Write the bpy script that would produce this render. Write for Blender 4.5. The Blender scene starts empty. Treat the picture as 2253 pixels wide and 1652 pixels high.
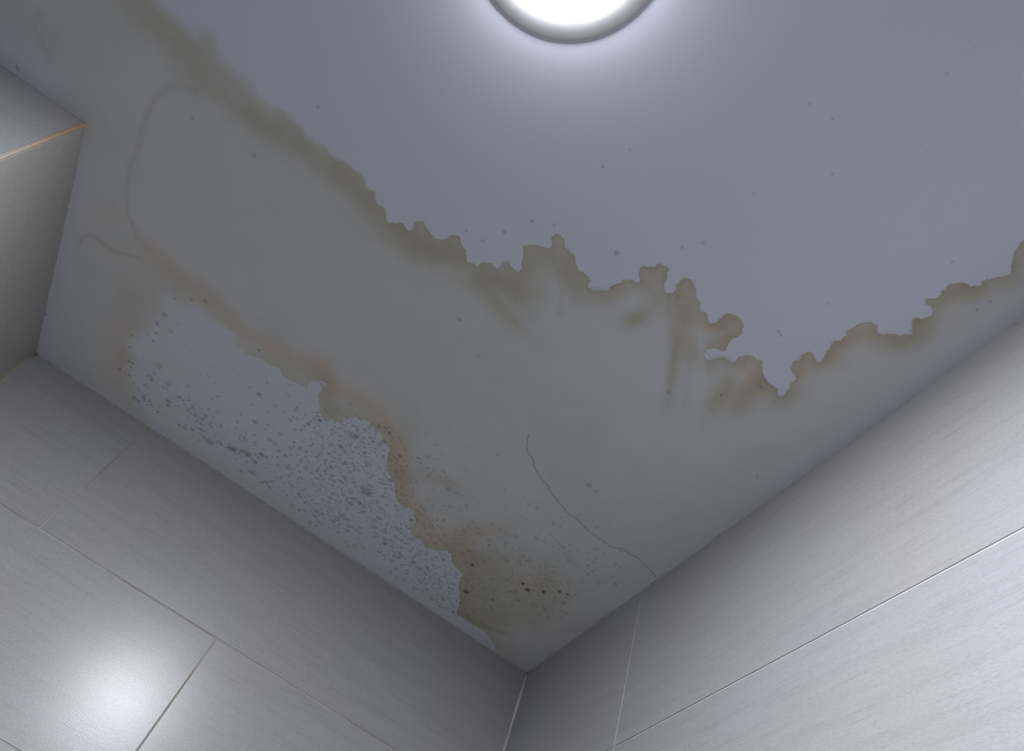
import bpy, bmesh, math, random
import numpy as np
from mathutils import Matrix, Vector

random.seed(7)
rng = np.random.default_rng(11)
scene = bpy.context.scene
COL = scene.collection
CEIL = 2.4                      # ceiling height, metres

# ------------------------------------------------------------------ camera
cam_data = bpy.data.cameras.new('camera')
cam_data.sensor_fit = 'HORIZONTAL'
cam_data.sensor_width = 36.0
cam_data.lens = 26.7157
cam_data.clip_start = 0.02
cam = bpy.data.objects.new('camera', cam_data)
COL.objects.link(cam)
cam.matrix_world = Matrix(((-0.812458, 0.572002, 0.11281, 0.60663),
                           (0.514335, 0.612085, 0.600676, 1.42518),
                           (0.274539, 0.546046, -0.791494, CEIL - 1.0),
                           (0, 0, 0, 1)))
scene.camera = cam

# ------------------------------------------------------------------ world and exposure
world = bpy.data.worlds.new('world')
scene.world = world
world.use_nodes = True
world.node_tree.nodes['Background'].inputs['Color'].default_value = (0.5, 0.55, 0.65, 1)
world.node_tree.nodes['Background'].inputs['Strength'].default_value = 0.0
scene.view_settings.view_transform = 'Standard'
scene.view_settings.look = 'None'
scene.view_settings.exposure = 0.0
scene.view_settings.gamma = 1.0
scene.view_settings.use_curve_mapping = False
LAMP_STRENGTH = 430.0
scene.cycles.max_bounces = 4
scene.cycles.diffuse_bounces = 4
scene.cycles.glossy_bounces = 2
scene.cycles.use_light_tree = False
scene.cycles.caustics_reflective = False
scene.cycles.caustics_refractive = False
scene.cycles.adaptive_threshold = 0.04
LAMP_COLOR = (0.91, 0.93, 1.0, 1)

# ------------------------------------------------------------------ traced stain shapes, millimetres on the ceiling plane
A_OUTLINE = [(1233, 864),(1208, 853),(1193, 849),(1179, 845),(1161, 846),(1148, 841),(1129, 840),(1124, 849),(1111, 858),(1099, 854),(1092, 838),(1079, 835),(1064, 829),(1052, 828),(1035, 829),(1023, 822),(1011, 817),(991, 818),(976, 824),(961, 821),(943, 819),(926, 812),(909, 815),(893, 815),(878, 810),(862, 814),(838, 814),(825, 813),(814, 802),(804, 802),(796, 791),(784, 788),(774, 786),(765, 770),(759, 777),(744, 787),(734, 783),(728, 789),(731, 801),(723, 810),(715, 813),(705, 804),(697, 799),(684, 800),(677, 806),(677, 814),(672, 822),(657, 827),(646, 814),(639, 812),(631, 799),(615, 801),(611, 810),(606, 817),(599, 820),(591, 820),(589, 829),(583, 838),(573, 839),(559, 836),(561, 845),(572, 863),(576, 875),(570, 883),(565, 888),(556, 894),(549, 895),(545, 901),(554, 915),(551, 925),(541, 929),(532, 926),(524, 916),(511, 917),(500, 911),(488, 900),(479, 900),(469, 899),(460, 887),(453, 886),(443, 894),(440, 898),(438, 911),(433, 920),(431, 928),(424, 938),(415, 938),(412, 940),(423, 954),(424, 965),(416, 967),(410, 972),(411, 978),(407, 985),(398, 987),(389, 983),(382, 969),(369, 954),(364, 958),(367, 968),(368, 981),(363, 990),(355, 992),(344, 988),(331, 976),(321, 973),(311, 962),(306, 967),(298, 965),(291, 958),(286, 964),(290, 973),(288, 983),(279, 990),(269, 989),(259, 987),(249, 980),(244, 968),(246, 955),(247, 944),(241, 934),(245, 928),(257, 923),(263, 918),(259, 909),(251, 908),(244, 919),(235, 927),(221, 927),(223, 933),(219, 946),(206, 956),(194, 958),(181, 946),(172, 937),(158, 934),(142, 933),(133, 929),(132, 942),(141, 962),(154, 970),(161, 980),(160, 991),(164, 999),(159, 1011),(151, 1014),(138, 1009),(137, 1019),(143, 1029),(147, 1039),(141, 1050),(143, 1062),(144, 1076),(143, 1091),(130, 1101),(116, 1096),(110, 1096),(104, 1101),(89, 1107),(84, 1117),(94, 1129),(95, 1140),(88, 1144),(86, 1152),(94, 1160),(102, 1156),(109, 1164),(105, 1174),(101, 1182),(105, 1189),(105, 1200),(99, 1208),(86, 1212),(77, 1219),(81, 1232),(75, 1238),(69, 1244),(67, 1252),(79, 1266),(87, 1275),(87, 1285),(88, 1291),(83, 1315),(68, 1349),(-60, 1450),(-60, -60),(1330, -60),(1330, 520),(1500, 600),(1700, 640)]
B_OUTLINE = [(1047, 342),(1050, 359),(1036, 367),(1007, 363),(978, 378),(964, 382),(952, 373),(932, 377),(912, 380),(898, 376),(889, 353),(870, 355),(851, 362),(836, 369),(827, 360),(803, 372),(790, 361),(777, 360),(761, 367),(745, 368),(742, 391),(729, 404),(714, 407),(719, 387),(719, 368),(707, 353),(701, 333),(689, 325),(672, 337),(659, 342),(658, 356),(637, 380),(620, 385),(596, 385),(583, 383),(574, 368),(559, 367),(544, 337),(539, 311),(526, 302),(507, 291),(496, 276),(485, 255),(469, 244),(451, 249),(436, 247),(421, 220),(423, 197),(410, 182),(389, 184),(368, 179),(350, 188),(333, 207),(318, 193),(301, 177),(272, 171),(266, 139),(241, 99),(223, 61),(213, 43),(199, 41),(174, 43),(147, 48),(102, 23),(35, -44),(157, -76),(407, -75),(765, -81),(945, -81),(990, 4),(1006, 38),(1040, 51),(1041, 81),(1068, 129),(1061, 167),(1079, 180),(1086, 196),(1058, 247),(1044, 283),(1038, 317)]
CRACK = [(375, 583),(364, 558),(355, 546),(340, 542),(326, 526),(309, 516),(286, 509),(268, 497),(243, 488),(216, 479),(196, 480),(174, 474),(149, 471),(129, 472),(109, 472),(94, 485),(78, 483),(61, 487),(42, 481),(24, 478),(4, 472)]
TIDES = [([(1106, 762),(1127, 754),(1147, 737),(1159, 712),(1166, 678),(1167, 639),(1166, 598),(1171, 561),(1165, 517),(1152, 476),(1127, 442),(1098, 433)], 11.2, 0.42),([(1225, 339),(1217, 369),(1205, 383),(1191, 381),(1159, 380),(1108, 404)], 6.3, 0.6),([(364, 950),(338, 922),(305, 889),(258, 819)], 9.1, 0.35),([(534, 892),(510, 873),(489, 852),(470, 817)], 9.7, 0.3),([(261, 913),(250, 910),(242, 921),(233, 927),(219, 926)], 3.3, 1.0),([(457, 884),(440, 896),(433, 911)], 4.8, 0.9),([(214, 49),(181, 52),(139, 63),(102, 82)], 15.8, 0.7),([(1363, 710),(1366, 684),(1348, 666),(1334, 652)], 13.5, 0.35)]
RUST = [([(1217, 439),(1184, 450)], 21.7, 0.45),([(1212, 416),(1205, 383),(1167, 378),(1095, 424)], 16.0, 0.5),([(1098, 433),(1028, 417),(991, 419),(956, 414),(910, 403)], 25.4, 0.75),([(910, 403),(841, 400),(794, 404),(748, 436)], 19.6, 0.95),([(748, 436),(703, 411),(654, 423),(601, 417)], 24.6, 1.0),([(601, 417),(549, 379),(509, 317),(471, 273),(420, 240)], 22.7, 1.0),([(420, 240),(378, 212),(327, 241),(290, 226)], 30.9, 0.95),([(343, 251),(317, 318),(287, 342)], 18.3, 0.6),([(1105, 296),(1098, 225),(1090, 149),(1085, 80)], 27.6, 0.6),([(171, 245),(143, 289)], 22.1, 0.5),([(425, 892),(419, 912)], 13.6, 0.5),([(345, 957),(316, 922),(298, 906)], 15.5, 0.75),([(287, 948),(265, 972)], 14.2, 0.75),([(257, 953),(262, 928)], 9.0, 0.6),([(207, 935),(178, 918),(170, 879)], 19.4, 0.8),([(152, 997),(140, 970)], 12.3, 0.8),([(130, 1017),(129, 1058),(122, 1084)], 12.1, 0.8),([(104, 1086),(93, 1096)], 9.1, 0.6),([(84, 1133),(85, 1141)], 6.6, 0.7),([(97, 1190),(92, 1203)], 7.3, 0.6)]
BROWN = [(1231, 795, -43, -15, 50, -94, 0.3),(1124, 795, -16, 34, -68, -24, 0.55),(1176, 818, -13, 30, -52, -11, 0.35),(1010, 782, -58, -3, 6, -23, 0.7),(900, 789, -72, -7, 5, -23, 0.6),(816, 784, -57, -21, 7, -21, 0.55),(722, 765, -48, -5, 4, -29, 0.7),(664, 783, -55, 7, -2, -34, 0.7),(564, 802, -47, 16, -7, -27, 0.75),(532, 845, -41, 5, -4, -32, 0.4),(528, 765, -54, -7, 1, -24, 1.1),(481, 869, -26, -13, 4, -11, 0.3),(508, 885, -24, -7, 4, -19, 0.35),(376, 889, -9, 19, -11, -8, 1.2),(386, 940, -26, -12, 6, -20, 0.4),(330, 939, -13, 11, -40, -48, 0.75),(275, 850, -7, 5, -35, -55, 0.9),(237, 839, -6, 4, -36, -51, 0.35),(195, 865, -14, 0, -8, -36, 1.2),(166, 895, -18, -1, -8, -48, 1.0),(156, 927, -29, -2, -3, -17, 0.55),(267, 965, -19, 17, -15, -17, 0.4),(121, 1025, -10, 35, -16, -8, 0.5),(115, 1077, -16, 23, -12, -9, 0.4),(84, 1094, -19, 27, -12, -9, 0.55),(91, 1168, 0, 33, -12, -3, 0.6),(74, 1214, -19, 29, -12, -7, 0.75),(63, 1260, -16, 5, -17, -25, 0.8),(78, 1134, -11, 9, -16, -14, 0.4),(770, 395, -40, 14, -3, -25, 0.5),(705, 381, -14, 13, -18, -41, 0.45),(682, 352, -21, 21, -9, -21, 0.45),(515, 328, -23, 15, -39, -110, 0.5),(431, 367, -28, 10, -5, -19, 0.45),(463, 349, -40, 20, -4, -12, 0.35),(320, 287, -37, 63, -17, -21, 0.45),(290, 216, -52, 20, -13, -42, 0.5),(206, 192, -85, 63, -45, -97, 0.9),(135, 278, -52, 38, -30, -58, 0.45),(191, 89, -57, 14, -15, -54, 0.8),(112, 155, -92, 71, -28, -57, 0.35),(255, 216, -39, 47, -29, -48, 0.35),(1002, 422, -100, -15, 8, -34, 0.2),(1101, 153, -53, 20, 4, -160, 0.25),(1083, 377, -72, 8, 8, -60, 0.25),(1350, 656, -34, 4, 16, -54, 0.3),(299, 595, -66, 24, -45, -127, 0.18),(158, 512, -98, -12, -9, -69, 0.12),(381, 318, -39, 43, -38, -67, 0.2),(609, 472, -48, -12, 4, -29, 0.3),(842, 428, -47, -7, 4, -23, 0.3),(552, 617, -168, 19, -6, -61, 0.1),(1008, 52, -37, 3, 2, -22, 0.35)]
MOLD = [(544, 213, -78, 29, -20, -99, 1.0),(440, 161, -106, -13, -3, -91, 0.95),(295, 84, -81, -6, -8, -73, 1.0),(610, 262, -98, -16, 5, -82, 0.75),(607, 344, -60, 6, -3, -51, 0.6),(690, 146, -83, -4, 2, -60, 0.45),(791, 94, -102, -2, 2, -40, 0.55),(922, 128, -99, 4, 4, -44, 0.45),(591, 70, -87, -4, 0, -47, 0.6),(810, 236, -140, 14, 3, -112, 0.07),(1023, 108, -45, 17, 0, -88, 0.22),(485, 390, -51, 5, -9, -75, 0.35),(375, 307, -80, 8, -13, -81, 0.3),(229, 247, -105, 57, -38, -96, 0.55),(131, 304, -63, 34, -29, -65, 0.4),(169, 151, -92, 52, -24, -58, 0.45),(144, 404, -106, 11, -20, -76, 0.3),(1019, 321, -31, 27, -12, -42, 0.08)]
DOTS = [(816, 279, 7.3, 0.9),(798, 204, 7.6, 0.8),(852, 379, 4.9, 0.9),(990, 727, 5.7, 0.5),(931, 861, 4.4, 0.5),(1098, 717, 4.9, 0.4),(975, 405, 5.9, 0.7),(1000, 390, 5.0, 0.6),(1029, 367, 5.1, 0.6),(1036, 317, 7.3, 0.6),(1043, 284, 6.4, 0.7),(1038, 261, 5.4, 0.7),(1039, 237, 5.4, 0.7),(1079, 217, 4.4, 0.7),(1077, 184, 4.5, 0.7),(1064, 148, 4.6, 0.8),(1071, 146, 4.6, 0.7),(1082, 110, 5.9, 0.6),(1012, 185, 10.1, 0.4),(1060, 110, 5.9, 0.6),(1019, 75, 7.1, 0.8),(1035, 56, 8.4, 0.7),(1025, 56, 6.0, 0.7),(966, 97, 8.2, 0.7),(1004, 75, 5.9, 0.6),(925, 121, 6.9, 0.6),(908, 119, 6.9, 0.6),(857, 73, 10.6, 0.7),(818, 90, 10.4, 0.7),(807, 100, 6.9, 0.7),(793, 104, 6.9, 0.7),(779, 109, 10.3, 0.8),(756, 132, 7.9, 0.6),(759, 98, 6.9, 0.7),(774, 47, 5.9, 0.7),(752, 64, 9.4, 0.6),(725, 55, 5.9, 0.8),(719, 64, 5.8, 0.8),(706, 55, 5.9, 0.8),(902, 74, 7.1, 0.7),(917, 65, 7.1, 0.6),(930, 63, 7.1, 0.6),(786, 170, 4.4, 0.6),(778, 152, 5.6, 0.6),(798, 142, 5.6, 0.6),(774, 203, 4.3, 0.6),(707, 287, 7.2, 0.8),(701, 319, 5.1, 0.8),(692, 313, 6.1, 0.7),(744, 216, 6.5, 0.6),(778, 278, 6.2, 0.6),(759, 280, 4.2, 0.7),(813, 319, 4.1, 0.7),(587, 917, 4.1, 0.7),(611, 876, 4.9, 0.6),(629, 842, 4.3, 0.5),(658, 839, 4.4, 0.6),(462, 955, 5.9, 0.7),(558, 933, 3.4, 0.5),(397, 1021, 3.7, 0.6),(379, 1044, 4.3, 0.5),(552, 1044, 3.7, 0.5),(538, 1085, 3.0, 0.4),(318, 1215, 2.6, 0.6),(366, 1263, 2.6, 0.5),(210, 1007, 2.5, 0.7),(203, 1004, 3.1, 0.4),(193, 1082, 4.0, 0.4),(124, 1221, 3.1, 0.5),(375, 1138, 2.8, 0.4),(306, 1371, 2.3, 0.4),(400, 1260, 2.6, 0.4),(589, 698, 5.5, 0.6),(232, 565, 7.5, 0.6),(214, 563, 4.2, 0.5),(390, 500, 4.4, 0.5),(283, 440, 5.4, 0.4),(268, 445, 5.4, 0.4),(163, 919, 3.3, 0.9),(195, 868, 3.4, 0.8),(100, 1185, 3.7, 0.8),(85, 1120, 2.2, 0.8),(50, 1194, 2.6, 0.6),(48, 1211, 2.1, 0.5),(354, 958, 3.9, 0.5),(256, 817, 4.9, 0.5),(241, 124, 8.7, 1.5),(274, 208, 6.2, 1.3),(280, 287, 5.0, 1.1),(172, 247, 6.0, 1.6),(155, 239, 8.1, 1.7),(129, 262, 5.9, 1.6),(107, 288, 4.9, 1.5),(92, 296, 4.8, 1.5),(188, 150, 5.3, 1.0),(151, 196, 4.1, 1.0),(571, 392, 4.8, 1.2),(529, 356, 5.8, 0.8),(500, 379, 4.8, 0.8),(490, 372, 3.8, 0.8),(446, 387, 7.6, 0.4),(415, 355, 7.7, 0.5),(382, 273, 6.0, 0.6),(301, 239, 8.2, 0.6),(539, 214, 14.8, 0.8),(622, 332, 11.9, 0.6),(628, 330, 10.0, 0.5),(604, 339, 4.0, 0.8),(598, 329, 4.0, 0.8),(593, 321, 4.0, 0.8),(587, 310, 5.0, 0.6),(594, 390, 6.7, 0.6),(595, 377, 5.8, 0.6),(586, 348, 5.9, 0.6),(567, 365, 5.8, 0.6),(1255, 127, 5.9, 1.0),(1383, 600, 5.4, 0.9),(527, 658, 4.8, 0.3),(48, 786, 2.8, 0.6)]
PALE = [(485, 840, -6, 7, -26, -29, 0.8),(409, 870, -16, 40, -10, -6, 0.7),(437, 856, -21, -2, 0, -16, 0.6),(269, 911, -4, 5, -26, -26, 0.8),(270, 958, -19, 6, -3, -7, 0.0),(213, 913, -25, 8, -5, -10, 0.6),(399, 914, -8, 7, -9, -12, 0.6),(552, 782, -36, -3, 0, -8, 0.3),(489, 767, -36, -3, 0, -9, 0.5),(114, 1052, -7, 23, -9, -4, 0.5),(117, 987, -8, 31, -8, -4, 0.4),(236, 852, -8, 5, -29, -44, 0.5),(272, 935, -8, 7, -8, -10, 0.5),(637, 766, -35, 4, -1, -12, 0.3)]

# ------------------------------------------------------------------ helpers
def tag(o, label=None, cat=None, kind=None, group=None):
    if label: o['label'] = label
    if cat: o['category'] = cat
    if kind: o['kind'] = kind
    if group: o['group'] = group
    return o

def link(name, mesh, mat=None, parent=None):
    o = bpy.data.objects.new(name, mesh)
    COL.objects.link(o)
    if mat is not None and not mesh.materials:
        mesh.materials.append(mat)
    if parent is not None:
        o.parent = parent
    return o

def box_mesh(name, lo, hi, bevel=0.0):
    bm = bmesh.new()
    bmesh.ops.create_cube(bm, size=1.0)
    for v in bm.verts:
        v.co = Vector([lo[i] + (v.co[i] + 0.5) * (hi[i] - lo[i]) for i in range(3)])
    if bevel:
        bmesh.ops.bevel(bm, geom=list(bm.edges), offset=bevel, segments=1, affect='EDGES')
    me = bpy.data.meshes.new(name)
    bm.to_mesh(me); bm.free()
    return me

def lathe(name, profile, n=96, smooth=True):
    vs, fs = [], []
    for k in range(n):
        a = 2 * math.pi * k / n
        for r, z in profile:
            vs.append((r * math.cos(a), r * math.sin(a), z))
    m = len(profile)
    for k in range(n):
        for j in range(m - 1):
            a, b = k * m + j, k * m + j + 1
            c, d = ((k + 1) % n) * m + j + 1, ((k + 1) % n) * m + j
            fs.append((a, b, c, d))
    me = bpy.data.meshes.new(name)
    me.from_pydata(vs, [], fs)
    bm = bmesh.new(); bm.from_mesh(me)
    bmesh.ops.remove_doubles(bm, verts=bm.verts, dist=1e-6)
    bmesh.ops.recalc_face_normals(bm, faces=bm.faces)
    bm.to_mesh(me); bm.free()
    if smooth:
        me.polygons.foreach_set('use_smooth', [True] * len(me.polygons))
    return me

class N:
    """small node-graph helper"""
    def __init__(self, name):
        self.mat = bpy.data.materials.new(name)
        self.mat.use_nodes = True
        self.t = self.mat.node_tree
        self.bsdf = self.t.nodes['Principled BSDF']
    def node(self, kind, **kw):
        n = self.t.nodes.new(kind)
        for k, v in kw.items(): setattr(n, k, v)
        return n
    def put(self, sock, v):
        if isinstance(v, bpy.types.NodeSocket): self.t.links.new(v, sock)
        elif isinstance(v, tuple) and sock.type == 'RGBA' and len(v) == 3: sock.default_value = (*v, 1)
        else: sock.default_value = v
    def math(self, op, a, b=0.0, c=None, clamp=False):
        n = self.node('ShaderNodeMath', operation=op, use_clamp=clamp)
        self.put(n.inputs[0], a); self.put(n.inputs[1], b)
        if c is not None: self.put(n.inputs[2], c)
        return n.outputs[0]
    def add(self, a, b): return self.math('ADD', a, b)
    def sub(self, a, b): return self.math('SUBTRACT', a, b)
    def mul(self, a, b, clamp=False): return self.math('MULTIPLY', a, b, clamp=clamp)
    def step(self, v, lo, hi, out0=0.0, out1=1.0):
        n = self.node('ShaderNodeMapRange', interpolation_type='SMOOTHSTEP')
        self.put(n.inputs['Value'], v)
        self.put(n.inputs['From Min'], lo); self.put(n.inputs['From Max'], hi)
        self.put(n.inputs['To Min'], out0); self.put(n.inputs['To Max'], out1)
        return n.outputs[0]
    def attr(self, name):
        return self.node('ShaderNodeAttribute', attribute_name=name).outputs['Fac']
    def noise(self, vec, scale, detail=3.0, rough=0.5, dist=0.0):
        n = self.node('ShaderNodeTexNoise')
        self.put(n.inputs['Vector'], vec)
        n.inputs['Scale'].default_value = scale; n.inputs['Detail'].default_value = detail
        n.inputs['Roughness'].default_value = rough; n.inputs['Distortion'].default_value = dist
        return n.outputs['Fac']
    def voronoi(self, vec, scale, rand=1.0):
        n = self.node('ShaderNodeTexVoronoi', feature='F1')
        self.put(n.inputs['Vector'], vec)
        n.inputs['Scale'].default_value = scale; n.inputs['Randomness'].default_value = rand
        return n.outputs['Distance'], n.outputs['Color']
    def mix(self, fac, a, b, blend='MIX'):
        n = self.node('ShaderNodeMix', data_type='RGBA', blend_type=blend)
        self.put(n.inputs[0], fac); self.put(n.inputs[6], a); self.put(n.inputs[7], b)
        return n.outputs[2]
    def mapping(self, vec, loc=(0, 0, 0), scale=(1, 1, 1)):
        n = self.node('ShaderNodeMapping')
        self.put(n.inputs['Vector'], vec)
        self.put(n.inputs['Location'], loc); n.inputs['Scale'].default_value = scale
        return n.outputs[0]
    def bump(self, height, strength, dist):
        n = self.node('ShaderNodeBump')
        n.inputs['Strength'].default_value = strength; n.inputs['Distance'].default_value = dist
        self.put(n.inputs['Height'], height)
        self.t.links.new(n.outputs[0], self.bsdf.inputs['Normal'])
    def out(self, color, rough, spec=0.5):
        self.put(self.bsdf.inputs['Base Color'], color)
        self.put(self.bsdf.inputs['Roughness'], rough)
        self.bsdf.inputs['Specular IOR Level'].default_value = spec
        return self.mat

# ------------------------------------------------------------------ materials
def ceiling_material():
    n = N('stained_ceiling_paint')
    P = n.node('ShaderNodeTexCoord').outputs['Object']
    n60, n200 = n.noise(P, 70, 1, .55), n.noise(P, 320, 0, .5)
    wob = n.add(n.mul(n.sub(n60, .5), 4.0), n.mul(n.sub(n200, .5), 2.5))      # mm
    scal, _ = n.voronoi(P, 70)
    wob = n.add(wob, n.mul(n.sub(.40, scal), 7.0))
    cloud = n.noise(P, 14, 2, .55)
    fine = n.noise(P, 120, 2, .6)
    dA = n.add(n.attr('dist_outer'), wob)
    dB = n.add(n.attr('dist_inner'), wob)
    soft = n.attr('softness')                      # 0 crisp edge .. 1 blurred edge
    inA = n.step(dA, n.mul(soft, -14.0), n.add(3.0, n.mul(soft, 16.0)))
    inB = n.step(dB, n.mul(n.attr('inner_soft'), -40.0), n.add(2.5, n.mul(n.attr('inner_soft'), 25.0)))
    fade = n.attr('fade')
    inA = n.mul(inA, fade)
    stained = n.mul(inA, n.sub(1.0, n.mul(inB, .74)))
    # washed-out body of the stain
    col = n.mix(n.mul(cloud, .0), (.79, .82, .925), (.8, .8, .8))
    body = n.mix(n.step(cloud, .35, .68), (.94, .925, .82), (.905, .895, .78))
    col = n.mix(stained, col, n.mix(1.0, col, body, 'MULTIPLY'))
    # concentrated tide rim just inside the outer edge
    q = n.math('DIVIDE', n.math('MAXIMUM', dA, 0.0), n.attr('rim_width'))
    rim = n.math('POWER', 2.718, n.mul(n.mul(q, q), -1.0))
    rim = n.mul(n.mul(rim, inA), n.mul(n.attr('rim_amount'), n.sub(1.0, n.mul(n.attr('pale'), .85))))
    line = n.mul(n.mul(n.step(dA, 9.0, 1.5), inA), n.mul(n.sub(1.0, soft), .35))
    rim = n.add(rim, line)
    rim = n.mul(rim, n.step(cloud, .2, .6, .65, 1.0))
    col = n.mix(n.mul(rim, .85, True), col, n.mix(1.0, col, (.78, .725, .60), 'MULTIPLY'))
    # rim outside the inner dry patch
    rimB = n.math('POWER', 2.718, n.math('DIVIDE', n.math('MINIMUM', dB, 0.0), 28.0))
    rimB = n.mul(n.mul(rimB, n.sub(1.0, inB)), n.attr('inner_rim'))
    col = n.mix(n.mul(rimB, .8, True), col, n.mix(1.0, col, (.84, .80, .67), 'MULTIPLY'))
    keep = n.mul(n.mul(inA, n.sub(1.0, inB)), n.sub(1.0, n.attr('pale')))
    # olive-brown clouds
    br = n.mul(n.mul(n.attr('brown'), keep), n.step(n.add(n.mul(cloud, .7), n.mul(fine, .3)), .2, .62, .55, 1.15))
    col = n.mix(n.mul(br, .9, True), col, n.mix(1.0, col, (.80, .765, .645), 'MULTIPLY'))
    # rusty pinkish bands
    ru = n.mul(n.mul(n.attr('rust'), keep), n.step(n60, .25, .6, .6, 1.0))
    col = n.mix(n.mul(ru, 1.0, True), col, n.mix(1.0, col, (1.0, .875, .785), 'MULTIPLY'))
    # hairline tide marks
    ti = n.mul(n.attr('tide'), n.step(n60, .3, .6, .6, 1.0))
    col = n.mix(n.mul(ti, .8, True), col, n.mix(1.0, col, (.72, .67, .60), 'MULTIPLY'))
    # crack in the paint
    cr = n.step(n.add(n.attr('crack'), n.mul(n.sub(n200, .5), 4.0)), 3.0, .6)
    col = n.mix(n.mul(cr, .55), col, n.mix(1.0, col, (.55, .52, .47), 'MULTIPLY'))
    # mould specks: two sizes of cells, switched on by the mould density
    warp = n.node('ShaderNodeVectorMath', operation='ADD')
    ntx = n.node('ShaderNodeTexNoise'); ntx.inputs['Scale'].default_value = 160
    n.put(ntx.inputs['Vector'], P)
    vm = n.node('ShaderNodeVectorMath', operation='SCALE'); vm.inputs['Scale'].default_value = .006
    n.t.links.new(ntx.outputs['Color'], vm.inputs[0])
    n.t.links.new(P, warp.inputs[0]); n.t.links.new(vm.outputs[0], warp.inputs[1])
    dens = n.attr('mould')
    spots = None
    for sc, lim, w, dm in ((62, .42, 1.0, 1.15), (112, .46, .9, 1.0)):
        di, vc = n.voronoi(warp.outputs[0], sc)
        sep = n.node('ShaderNodeSeparateColor'); n.t.links.new(vc, sep.inputs[0])
        on = n.step(n.sub(n.mul(dens, dm), sep.outputs[0]), -.02, .06)
        size = n.add(lim * .55, n.mul(sep.outputs[1], lim * .75))
        s = n.mul(n.mul(n.step(di, size, n.mul(size, .45)), on), n.mul(n.add(.45, n.mul(sep.outputs[2], .55)), w))
        spots = s if spots is None else n.math('MAXIMUM', spots, s)
    # faint dust specks everywhere
    di, vc = n.voronoi(P, 42)
    sep = n.node('ShaderNodeSeparateColor'); n.t.links.new(vc, sep.inputs[0])
    dust = n.mul(n.step(di, .085, .03), n.step(sep.outputs[0], .55, .7, 0, .35))
    spots = n.math('MAXIMUM', spots, dust)
    col = n.mix(n.mul(n.mul(spots, n.add(.55, n.mul(inB, .4))), 1.0, True), col, n.mix(1.0, col, (.50, .51, .52), 'MULTIPLY'))
    haze = n.mul(n.mul(dens, inB), n.step(fine, .35, .65, 0, .35))
    col = n.mix(haze, col, n.mix(1.0, col, (.75, .76, .78), 'MULTIPLY'))
    dots = n.step(n.attr('dots'), .1, .75)
    col = n.mix(n.mul(n.mul(dots, n.attr('dot_amount')), .62, True), col, n.mix(1.0, col, (.34, .34, .33), 'MULTIPLY'))
    n.bump(n.mul(n.step(n.attr('crack_side'), -3.0, 3.0), .25), .25, .004)
    return n.out(col, .62, .25)

def tile_material(name, tint):
    n = N(name)
    P = n.node('ShaderNodeTexCoord').outputs['Object']
    rnd = n.node('ShaderNodeObjectInfo').outputs['Random']
    off = n.node('ShaderNodeCombineXYZ')
    for i, k in enumerate((37.0, 0.0, 91.0)): n.put(off.inputs[i], n.mul(rnd, k))
    v = n.node('ShaderNodeVectorMath', operation='ADD')
    n.t.links.new(P, v.inputs[0]); n.t.links.new(off.outputs[0], v.inputs[1])
    V = v.outputs[0]
    streak = n.noise(n.mapping(V, scale=(1.4, 1, 22)), 3.0, 3, .62)
    thin = n.noise(n.mapping(V, scale=(3.5, 1, 110)), 3.0, 2, .6)
    grain = n.noise(n.mapping(V, scale=(60, 60, 300)), 3.0, 1, .6)
    blotch = n.noise(V, 3.2, 1, .5)
    base = n.mix(n.step(blotch, .35, .7), tint, (tint[0] * 1.01, tint[1] * .96, tint[2] * .935))
    col = n.mix(n.step(streak, .40, .72, 0, .36), base, n.mix(1.0, base, (.80, .80, .79), 'MULTIPLY'))
    col = n.mix(n.step(thin, .50, .78, 0, .36), col, n.mix(1.0, col, (.74, .735, .72), 'MULTIPLY'))
    col = n.mix(n.step(thin, .30, .48, .08, 0), col, n.mix(1.0, col, (1.12, 1.12, 1.12), 'MULTIPLY'))
    col = n.mix(n.step(grain, .42, .72, 0, .6), col, n.mix(1.0, col, (.82, .82, .82), 'MULTIPLY'))
    n.bump(grain, .06, .001)
    return n.out(col, .285, .33)

def grout_material(name, base, dark, amount):
    n = N(name)
    P = n.node('ShaderNodeTexCoord').outputs['Object']
    a = n.step(n.noise(P, 7, 3, .6), .5 - amount * .3, .75 - amount * .3)
    col = n.mix(a, base, dark)
    return n.out(col, .75, .2)

def plain_material(name, color, rough, noise_scale=40, amp=.12):
    n = N(name)
    P = n.node('ShaderNodeTexCoord').outputs['Object']
    f = n.noise(P, noise_scale, 3, .55)
    col = n.mix(n.step(f, .3, .7), color, tuple(c * (1 - amp) for c in color))
    return n.out(col, rough, .4)

def lamp_material():
    n = N('glowing_diffuser')
    n.put(n.bsdf.inputs['Base Color'], (.9, .9, .9))
    n.put(n.bsdf.inputs['Emission Color'], LAMP_COLOR)
    n.put(n.bsdf.inputs['Emission Strength'], LAMP_STRENGTH)
    n.bsdf.inputs['Roughness'].default_value = .4
    return n.mat

M_CEIL = ceiling_material()
M_TILE = tile_material('pale_grey_streaked_tile', (.355, .363, .375))
M_TILE_WARM = tile_material('warm_grey_streaked_tile', (.375, .368, .345))
M_GROUT = grout_material('white_grout', (.60, .60, .59), (.48, .47, .46), .3)
M_GROUT_OLD = grout_material('aged_grout', (.44, .43, .42), (.31, .265, .21), .35)
M_CAULK = plain_material('painted_caulk', (.42, .42, .43), .7, 60, .2)
M_EDGE = grout_material('tan_tile_edge', (.42, .30, .20), (.45, .38, .32), .5)
M_OCHRE = grout_material('ochre_stained_grout', (.26, .19, .09), (.32, .28, .22), .45)
M_RING = plain_material('white_lamp_plastic', (.86, .86, .88), .35, 20, .03)
M_LAMP = lamp_material()
M_FLOOR = plain_material('floor_grey', (.54, .54, .54), .5)
M_PLAIN = plain_material('low_bounce_tile', (.10, .10, .105), .4, 6, .08)  # dark finish invented for the unseen walls, keeps bounce off the wall tops

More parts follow.
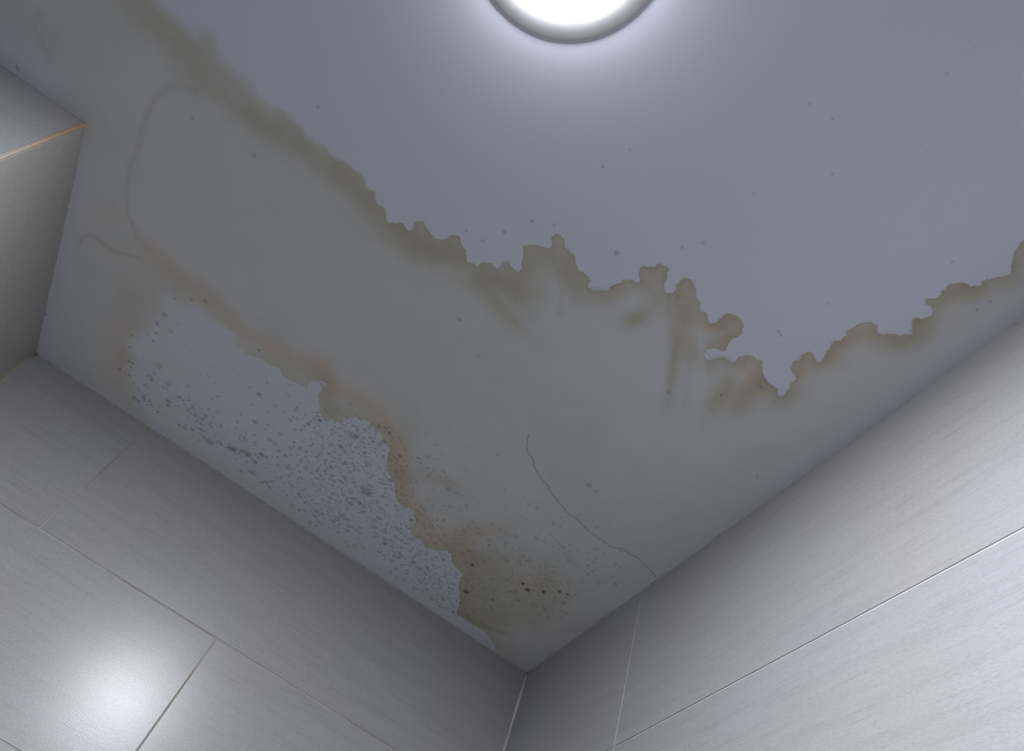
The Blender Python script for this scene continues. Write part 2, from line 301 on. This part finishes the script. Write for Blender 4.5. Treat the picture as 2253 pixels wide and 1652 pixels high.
# ------------------------------------------------------------------ the setting: ceiling with its stain
ROOM_X, ROOM_Y = 1.62, 1.80
COLX, COLY = 1.257, 0.586

def seg_dist(px, py, line):
    """distance from points to a polyline (mm)"""
    best = np.full(px.shape, 1e9, np.float32)
    side = np.zeros(px.shape, np.float32)
    for (ax, ay), (bx, by) in zip(line[:-1], line[1:]):
        dx, dy = bx - ax, by - ay
        L = dx * dx + dy * dy
        if L == 0: continue
        t = np.clip(((px - ax) * dx + (py - ay) * dy) / L, 0, 1)
        d = np.hypot(px - ax - t * dx, py - ay - t * dy)
        m = d < best
        best[m] = d[m]
        side[m] = np.sign((px - ax) * dy - (py - ay) * dx)[m]
    return best, side

def inside(px, py, poly):
    r = np.zeros(px.shape, bool)
    for (ax, ay), (bx, by) in zip(poly, poly[1:] + poly[:1]):
        if ay == by: continue
        c = (ay > py) != (by > py)
        r ^= c & (px < (bx - ax) * (py - ay) / (by - ay) + ax)
    return r

def signed(px, py, poly):
    d, _ = seg_dist(px, py, poly + poly[:1])
    return np.where(inside(px, py, poly), d, -d)

def smooth(v, lo, hi):
    t = np.clip((v - lo) / (hi - lo), 0, 1)
    return t * t * (3 - 2 * t)

def blobs(px, py, table):
    out = np.zeros(px.shape, np.float32)
    for cx, cy, ux, uy, vx, vy, amp in table:
        det = ux * vy - uy * vx
        dx, dy = px - cx, py - cy
        a = (dx * vy - dy * vx) / det
        b = (dy * ux - dx * uy) / det
        out = np.maximum(out, 0) + amp * np.exp(-(a * a + b * b) * .9)
    return out

def build_ceiling():
    xs = np.concatenate([np.arange(0, 1.30, .0026), np.linspace(1.30, ROOM_X, 170)])
    ys = np.concatenate([np.arange(0, 1.46, .0026), np.linspace(1.46, ROOM_Y, 60)])
    nx, ny = len(xs), len(ys)
    X, Y = np.meshgrid(xs, ys, indexing='ij')
    Z = np.zeros_like(X)
    me = bpy.data.meshes.new('ceiling')
    nv = nx * ny
    me.vertices.add(nv)
    co = np.stack([X, Y, Z], -1).reshape(-1).astype(np.float32)
    me.vertices.foreach_set('co', co)
    i = np.arange(nx - 1)[:, None] * ny + np.arange(ny - 1)[None, :]
    quads = np.stack([i, i + 1, i + ny + 1, i + ny], -1).reshape(-1, 4)      # normals face down
    nf = len(quads)
    me.loops.add(nf * 4); me.polygons.add(nf)
    me.loops.foreach_set('vertex_index', quads.reshape(-1).astype(np.int32))
    me.polygons.foreach_set('loop_start', np.arange(0, nf * 4, 4, dtype=np.int32))
    me.polygons.foreach_set('loop_total', np.full(nf, 4, np.int32))
    me.update(calc_edges=True)
    px, py = (X * 1000).ravel().astype(np.float32), (Y * 1000).ravel().astype(np.float32)
    A = {}
    A['dist_outer'] = signed(px, py, A_OUTLINE)
    A['dist_inner'] = signed(px, py, B_OUTLINE)
    # the outer edge is soft towards the column, crisp towards the right wall
    A['softness'] = smooth(px, 700, 1150) * .9
    A['inner_soft'] = smooth(px, 850, 1010) * .5
    A['rim_width'] = 26 + 22 * smooth(px, 350, 620) - 8 * smooth(px, 1000, 1300)
    A['pale'] = np.clip(blobs(px, py, PALE), 0, 1)
    A['rim_amount'] = 1.0 - .35 * smooth(px, 430, 700) - .3 * smooth(px, 780, 1150)
    A['inner_rim'] = .35 + .65 * (1 - smooth(px, 600, 980))
    A['fade'] = 1 - .85 * smooth(px, 1262, 1340) * (1 - smooth(py, 620, 700)) 
    A['fade'] *= 1 - .75 * (1 - smooth(px, 5, 75)) * smooth(py, 250, 400)
    A['fade'] *= 1 - .6 * (1 - smooth(py, 4, 26)) 
    A['fade'] *= 1 - .6 * smooth(px, 1170, 1250) * (1 - smooth(py, 500, 590))
    A['brown'] = blobs(px, py, BROWN)
    A['mould'] = np.clip(blobs(px, py, MOLD), 0, .92) * smooth(py, 22, 34) * smooth(px, 25, 60)
    ru = np.zeros_like(px)
    for pts, w, amp in RUST:
        d, _ = seg_dist(px, py, pts)
        ru = np.maximum(ru, amp * np.exp(-(d / w) ** 2))
    A['rust'] = ru
    ti = np.zeros_like(px)
    for pts, w, amp in TIDES:
        d, _ = seg_dist(px, py, pts)
        ti = np.maximum(ti, amp * np.exp(-(d / (w * .5)) ** 2))
    A['tide'] = ti
    d, s = seg_dist(px, py, CRACK)
    A['crack'] = d
    A['crack_side'] = np.clip(np.where(s == 0, 1, s) * d, -60, 60) * (d < 60)
    cone, amt = np.zeros_like(px), np.zeros_like(px)
    for cx, cy, r, a in DOTS:
        near = np.flatnonzero((np.abs(px - cx) < r * 2 + 6) & (np.abs(py - cy) < r * 2 + 6))
        v = np.clip(1.15 - np.hypot(px[near] - cx, py[near] - cy) / max(r, 3.2), 0, 1)
        m = v > cone[near]
        cone[near[m]] = v[m]
        amt[near] = np.maximum(amt[near], a)
    A['dots'], A['dot_amount'] = cone, amt
    for k, v in A.items():
        at = me.attributes.new(k, 'FLOAT', 'POINT')
        at.data.foreach_set('value', np.ascontiguousarray(v, dtype=np.float32))
    o = link('ceiling', me, M_CEIL)
    o.location = (0, 0, CEIL)
    return tag(o, 'white plaster ceiling with spreading brown water stain and grey mould specks', 'ceiling', 'structure')

build_ceiling()

# ------------------------------------------------------------------ walls: a grout bed with single tiles set in it
GAP = .0021
tile_cache = {}
def tile(parent, w, h, M, mat, name='tile'):
    key = (round(w, 4), round(h, 4), mat.name)
    if key not in tile_cache:
        me = box_mesh('tile', (-w / 2, 0, -h / 2), (w / 2, .007, h / 2), .0009)
        me.materials.append(mat)
        tile_cache[key] = me
    o = link(name, tile_cache[key], None, parent)
    o.matrix_local = M
    return o

def tiled_wall(name, label, origin, along, normal, length, joints, rows, mat, grout, kind='structure', depth=.08):
    """origin: top corner on the tile surface; tiles are set so that their faces lie on the plane"""
    along, normal, up = Vector(along), Vector(normal), Vector((0, 0, 1))
    hgt = -rows[-1]
    bed = box_mesh(name, (0, -depth, -hgt), (length, -.0011, 0))
    flip = along.cross(normal).dot(up) < 0
    Mw = Matrix((( along.x, normal.x, 0, origin[0]), (along.y, normal.y, 0, origin[1]), (0, 0, 1, origin[2]), (0, 0, 0, 1)))
    me = bed
    me.transform(Mw)
    if flip: me.flip_normals()
    w = link(name, me, grout)
    tag(w, label, 'wall', kind)
    for r in range(len(rows) - 1):
        top, bot = rows[r], rows[r + 1]
        cuts = [0.0] + [j for j in joints[r % len(joints)] if .01 < j < length - .01] + [length]
        for a, b in zip(cuts[:-1], cuts[1:]):
            wd, ht = b - a - GAP, top - bot - GAP
            jig = random.uniform(-.0002, .0002)
            c = Vector(origin) + along * ((a + b) / 2) + up * ((top + bot) / 2) + normal * (-.007 + jig)
            # tile local: x along, y towards the room, z up; kept right-handed
            ax = along if along.cross(normal).dot(up) > 0 else -along
            M = Matrix(((ax.x, normal.x, 0, c.x), (ax.y, normal.y, 0, c.y), (0, 0, 1, c.z), (0, 0, 0, 1)))
            tile(w, wd, ht, M, mat)
    return w

def rows_from(first, step=.302):
    r = [.0010, first]
    while r[-1] - step > -CEIL + .02: r.append(r[-1] - step)
    r.append(-CEIL)
    return r

tiled_wall('wall_left', 'pale grey streaked tile wall on the left with a soft lamp reflection', (0, 0, CEIL), (1, 0, 0), (0, 1, 0), COLX,
           [[.986], [.614]], rows_from(-.302), M_TILE, M_GROUT_OLD)
tiled_wall('wall_right', 'bright pale grey tile wall on the right with white grout lines', (0, 0, CEIL), (0, 1, 0), (1, 0, 0), ROOM_Y,
           [[.42, 1.62]], rows_from(-.321), M_TILE, M_GROUT)
cw = link('wall_column', box_mesh('wall_column', (COLX + .0011, -.02, 0), (ROOM_X + .02, COLY - .0011, CEIL)), M_GROUT_OLD)
tag(cw, 'tiled pipe column boxed out from the wall at the left edge', 'wall', 'structure')
for zt, zb in ((.0010, -.604), (-.604, -1.208), (-1.208, -1.812), (-1.812, -2.4)):
    h, zc = zt - zb - GAP, CEIL + (zt + zb) / 2
    tile(cw, COLY - .008, h, Matrix(((0, -1, 0, COLX + .007), (1, 0, 0, (COLY - .008) / 2 + .001), (0, 0, 1, zc), (0, 0, 0, 1))), M_TILE_WARM)
    w = ROOM_X - COLX - .004
    tile(cw, w, h, Matrix(((-1, 0, 0, COLX + .004 + w / 2), (0, 1, 0, COLY - .007), (0, 0, 1, zc), (0, 0, 0, 1))), M_TILE)
tiled_wall('wall_far', 'unseen tiled wall past the column, made dark to cut bounced light', (ROOM_X, COLY, CEIL), (0, 1, 0), (-1, 0, 0), ROOM_Y - COLY,
           [[.6, 1.2]], rows_from(-.302), M_PLAIN, M_GROUT)
tiled_wall('wall_back', 'unseen tiled wall behind the camera, made dark to cut bounced light', (0, ROOM_Y, CEIL), (1, 0, 0), (0, -1, 0), ROOM_X,
           [[.6, 1.2, 1.8]], rows_from(-.302), M_PLAIN, M_GROUT)
door = bpy.data.objects.new('door_1', box_mesh('door_1', (.12, ROOM_Y - .004, .0), (.92, ROOM_Y + .03, 2.06), .003))  # invented, unseen dark slab, added to reduce bounce light on this side
COL.objects.link(door); door.data.materials.append(plain_material('dark_bounce_panel', (.10, .075, .06), .5, 8, .3))
tag(door, 'dark panel added out of view behind the camera to cut bounced light', 'door', 'structure')
fl = link('floor', box_mesh('floor', (0, 0, -.08), (ROOM_X, ROOM_Y, 0)), M_FLOOR)
tag(fl, 'grey tiled bathroom floor out of view below', 'floor', 'structure')

# ------------------------------------------------------------------ caulk and grout beads
def bead(name, a, b, n1, n2, size, mat, label, wob=.35, step=.012, taper=()):
    """irregular fillet from a to b in the corner spanned by the directions n1 and n2"""
    a, b, n1, n2 = Vector(a), Vector(b), Vector(n1), Vector(n2)
    L = (b - a).length
    k = max(2, int(L / step))
    ph = [random.uniform(0, 6.28) for _ in range(6)]
    vs, fs = [], []
    for i in range(k + 1):
        t = i / k
        s = t * L
        w = 1 + wob * (.5 * math.sin(s * 31 + ph[0]) + .3 * math.sin(s * 67 + ph[1])) + random.uniform(-.05, .05)
        for lo, hi, amt in taper:
            if lo < s < hi: w *= amt
        w = max(w, .12) * size
        p = a.lerp(b, t)
        m = (n1 + n2) * .36
        vs += [p - (n1 + n2) * .002, p + n1 * w - n2 * .002, p + n1 * w, p + m * w, p + n2 * w, p + n2 * w - n1 * .002]
    for i in range(k):
        for j in range(6):
            q = (i * 6 + j, i * 6 + (j + 1) % 6, (i + 1) * 6 + (j + 1) % 6, (i + 1) * 6 + j)
            fs.append(q)
    fs += [tuple(range(6)), tuple(k * 6 + j for j in reversed(range(6)))]
    me = bpy.data.meshes.new(name)
    me.from_pydata([tuple(v) for v in vs], [], fs)
    bm = bmesh.new(); bm.from_mesh(me)
    bmesh.ops.recalc_face_normals(bm, faces=bm.faces)
    bm.to_mesh(me); bm.free()
    me.polygons.foreach_set('use_smooth', [True] * len(me.polygons))
    return tag(link(name, me, mat), label, 'trim', 'structure')

bead('trim_1', (0, 0, CEIL), (COLX, 0, CEIL), (0, 1, 0), (0, 0, -1), .0035, M_CAULK, 'painted caulk bead between ceiling and left tile wall')
bead('trim_2', (0, 0, CEIL), (0, ROOM_Y, CEIL), (1, 0, 0), (0, 0, -1), .0035, M_CAULK, 'uneven caulk bead between ceiling and right tile wall', .4, .012,
     ((.50, .62, .35), (.66, 1.06, .2), (1.06, 1.3, .5)))
bead('trim_3', (0, 0, CEIL - .004), (0, 0, 0), (1, 0, 0), (0, 1, 0), .0032, M_GROUT, 'white grout line down the corner between the two tile walls', .5)
bead('trim_4', (COLX, 0, CEIL - .004), (COLX, 0, 0), (-1, 0, 0), (0, 1, 0), .0045, M_OCHRE, 'ochre stained grout line between column and left tile wall', .4)
bead('trim_5', (COLX, 0, CEIL), (COLX, COLY, CEIL), (-1, 0, 0), (0, 0, -1), .0012, M_CAULK, 'thin caulk line between ceiling and column side', .4)

es = link('trim_6', box_mesh('trim_6', (COLX - .0015, COLY - .006, 0), (COLX + .005, COLY + .0015, CEIL - .001), .0012), M_EDGE)
tag(es, 'tan tile edge strip down the outer corner of the column', 'trim', 'structure')

# ------------------------------------------------------------------ ceiling lamp
lamp = bpy.data.objects.new('ceiling_lamp', None)
COL.objects.link(lamp)
lamp.location = (.752, 1.249, CEIL)
tag(lamp, 'round white ceiling lamp with glowing diffuser and flat rim', 'lamp')
ring = lathe('rim', [(.084, -.00005), (.1228, -.00005), (.1233, -.0002), (.1230, -.0005), (.1215, -.0007), (.095, -.0015), (.0905, -.0016), (.0895, -.0014), (.0890, -.0010), (.084, -.0010), (.084, -.00005)])
link('rim', ring, M_RING, lamp)
prof = [(.0886, -.0009)]
for k in range(1, 7):
    t = k / 6 * math.pi / 2
    prof.append((.0882 * max(math.cos(t), 0.0) ** .9, -.0014 - .0085 * math.sin(t)))
link('diffuser', lathe('diffuser', prof, 48), M_LAMP, lamp)
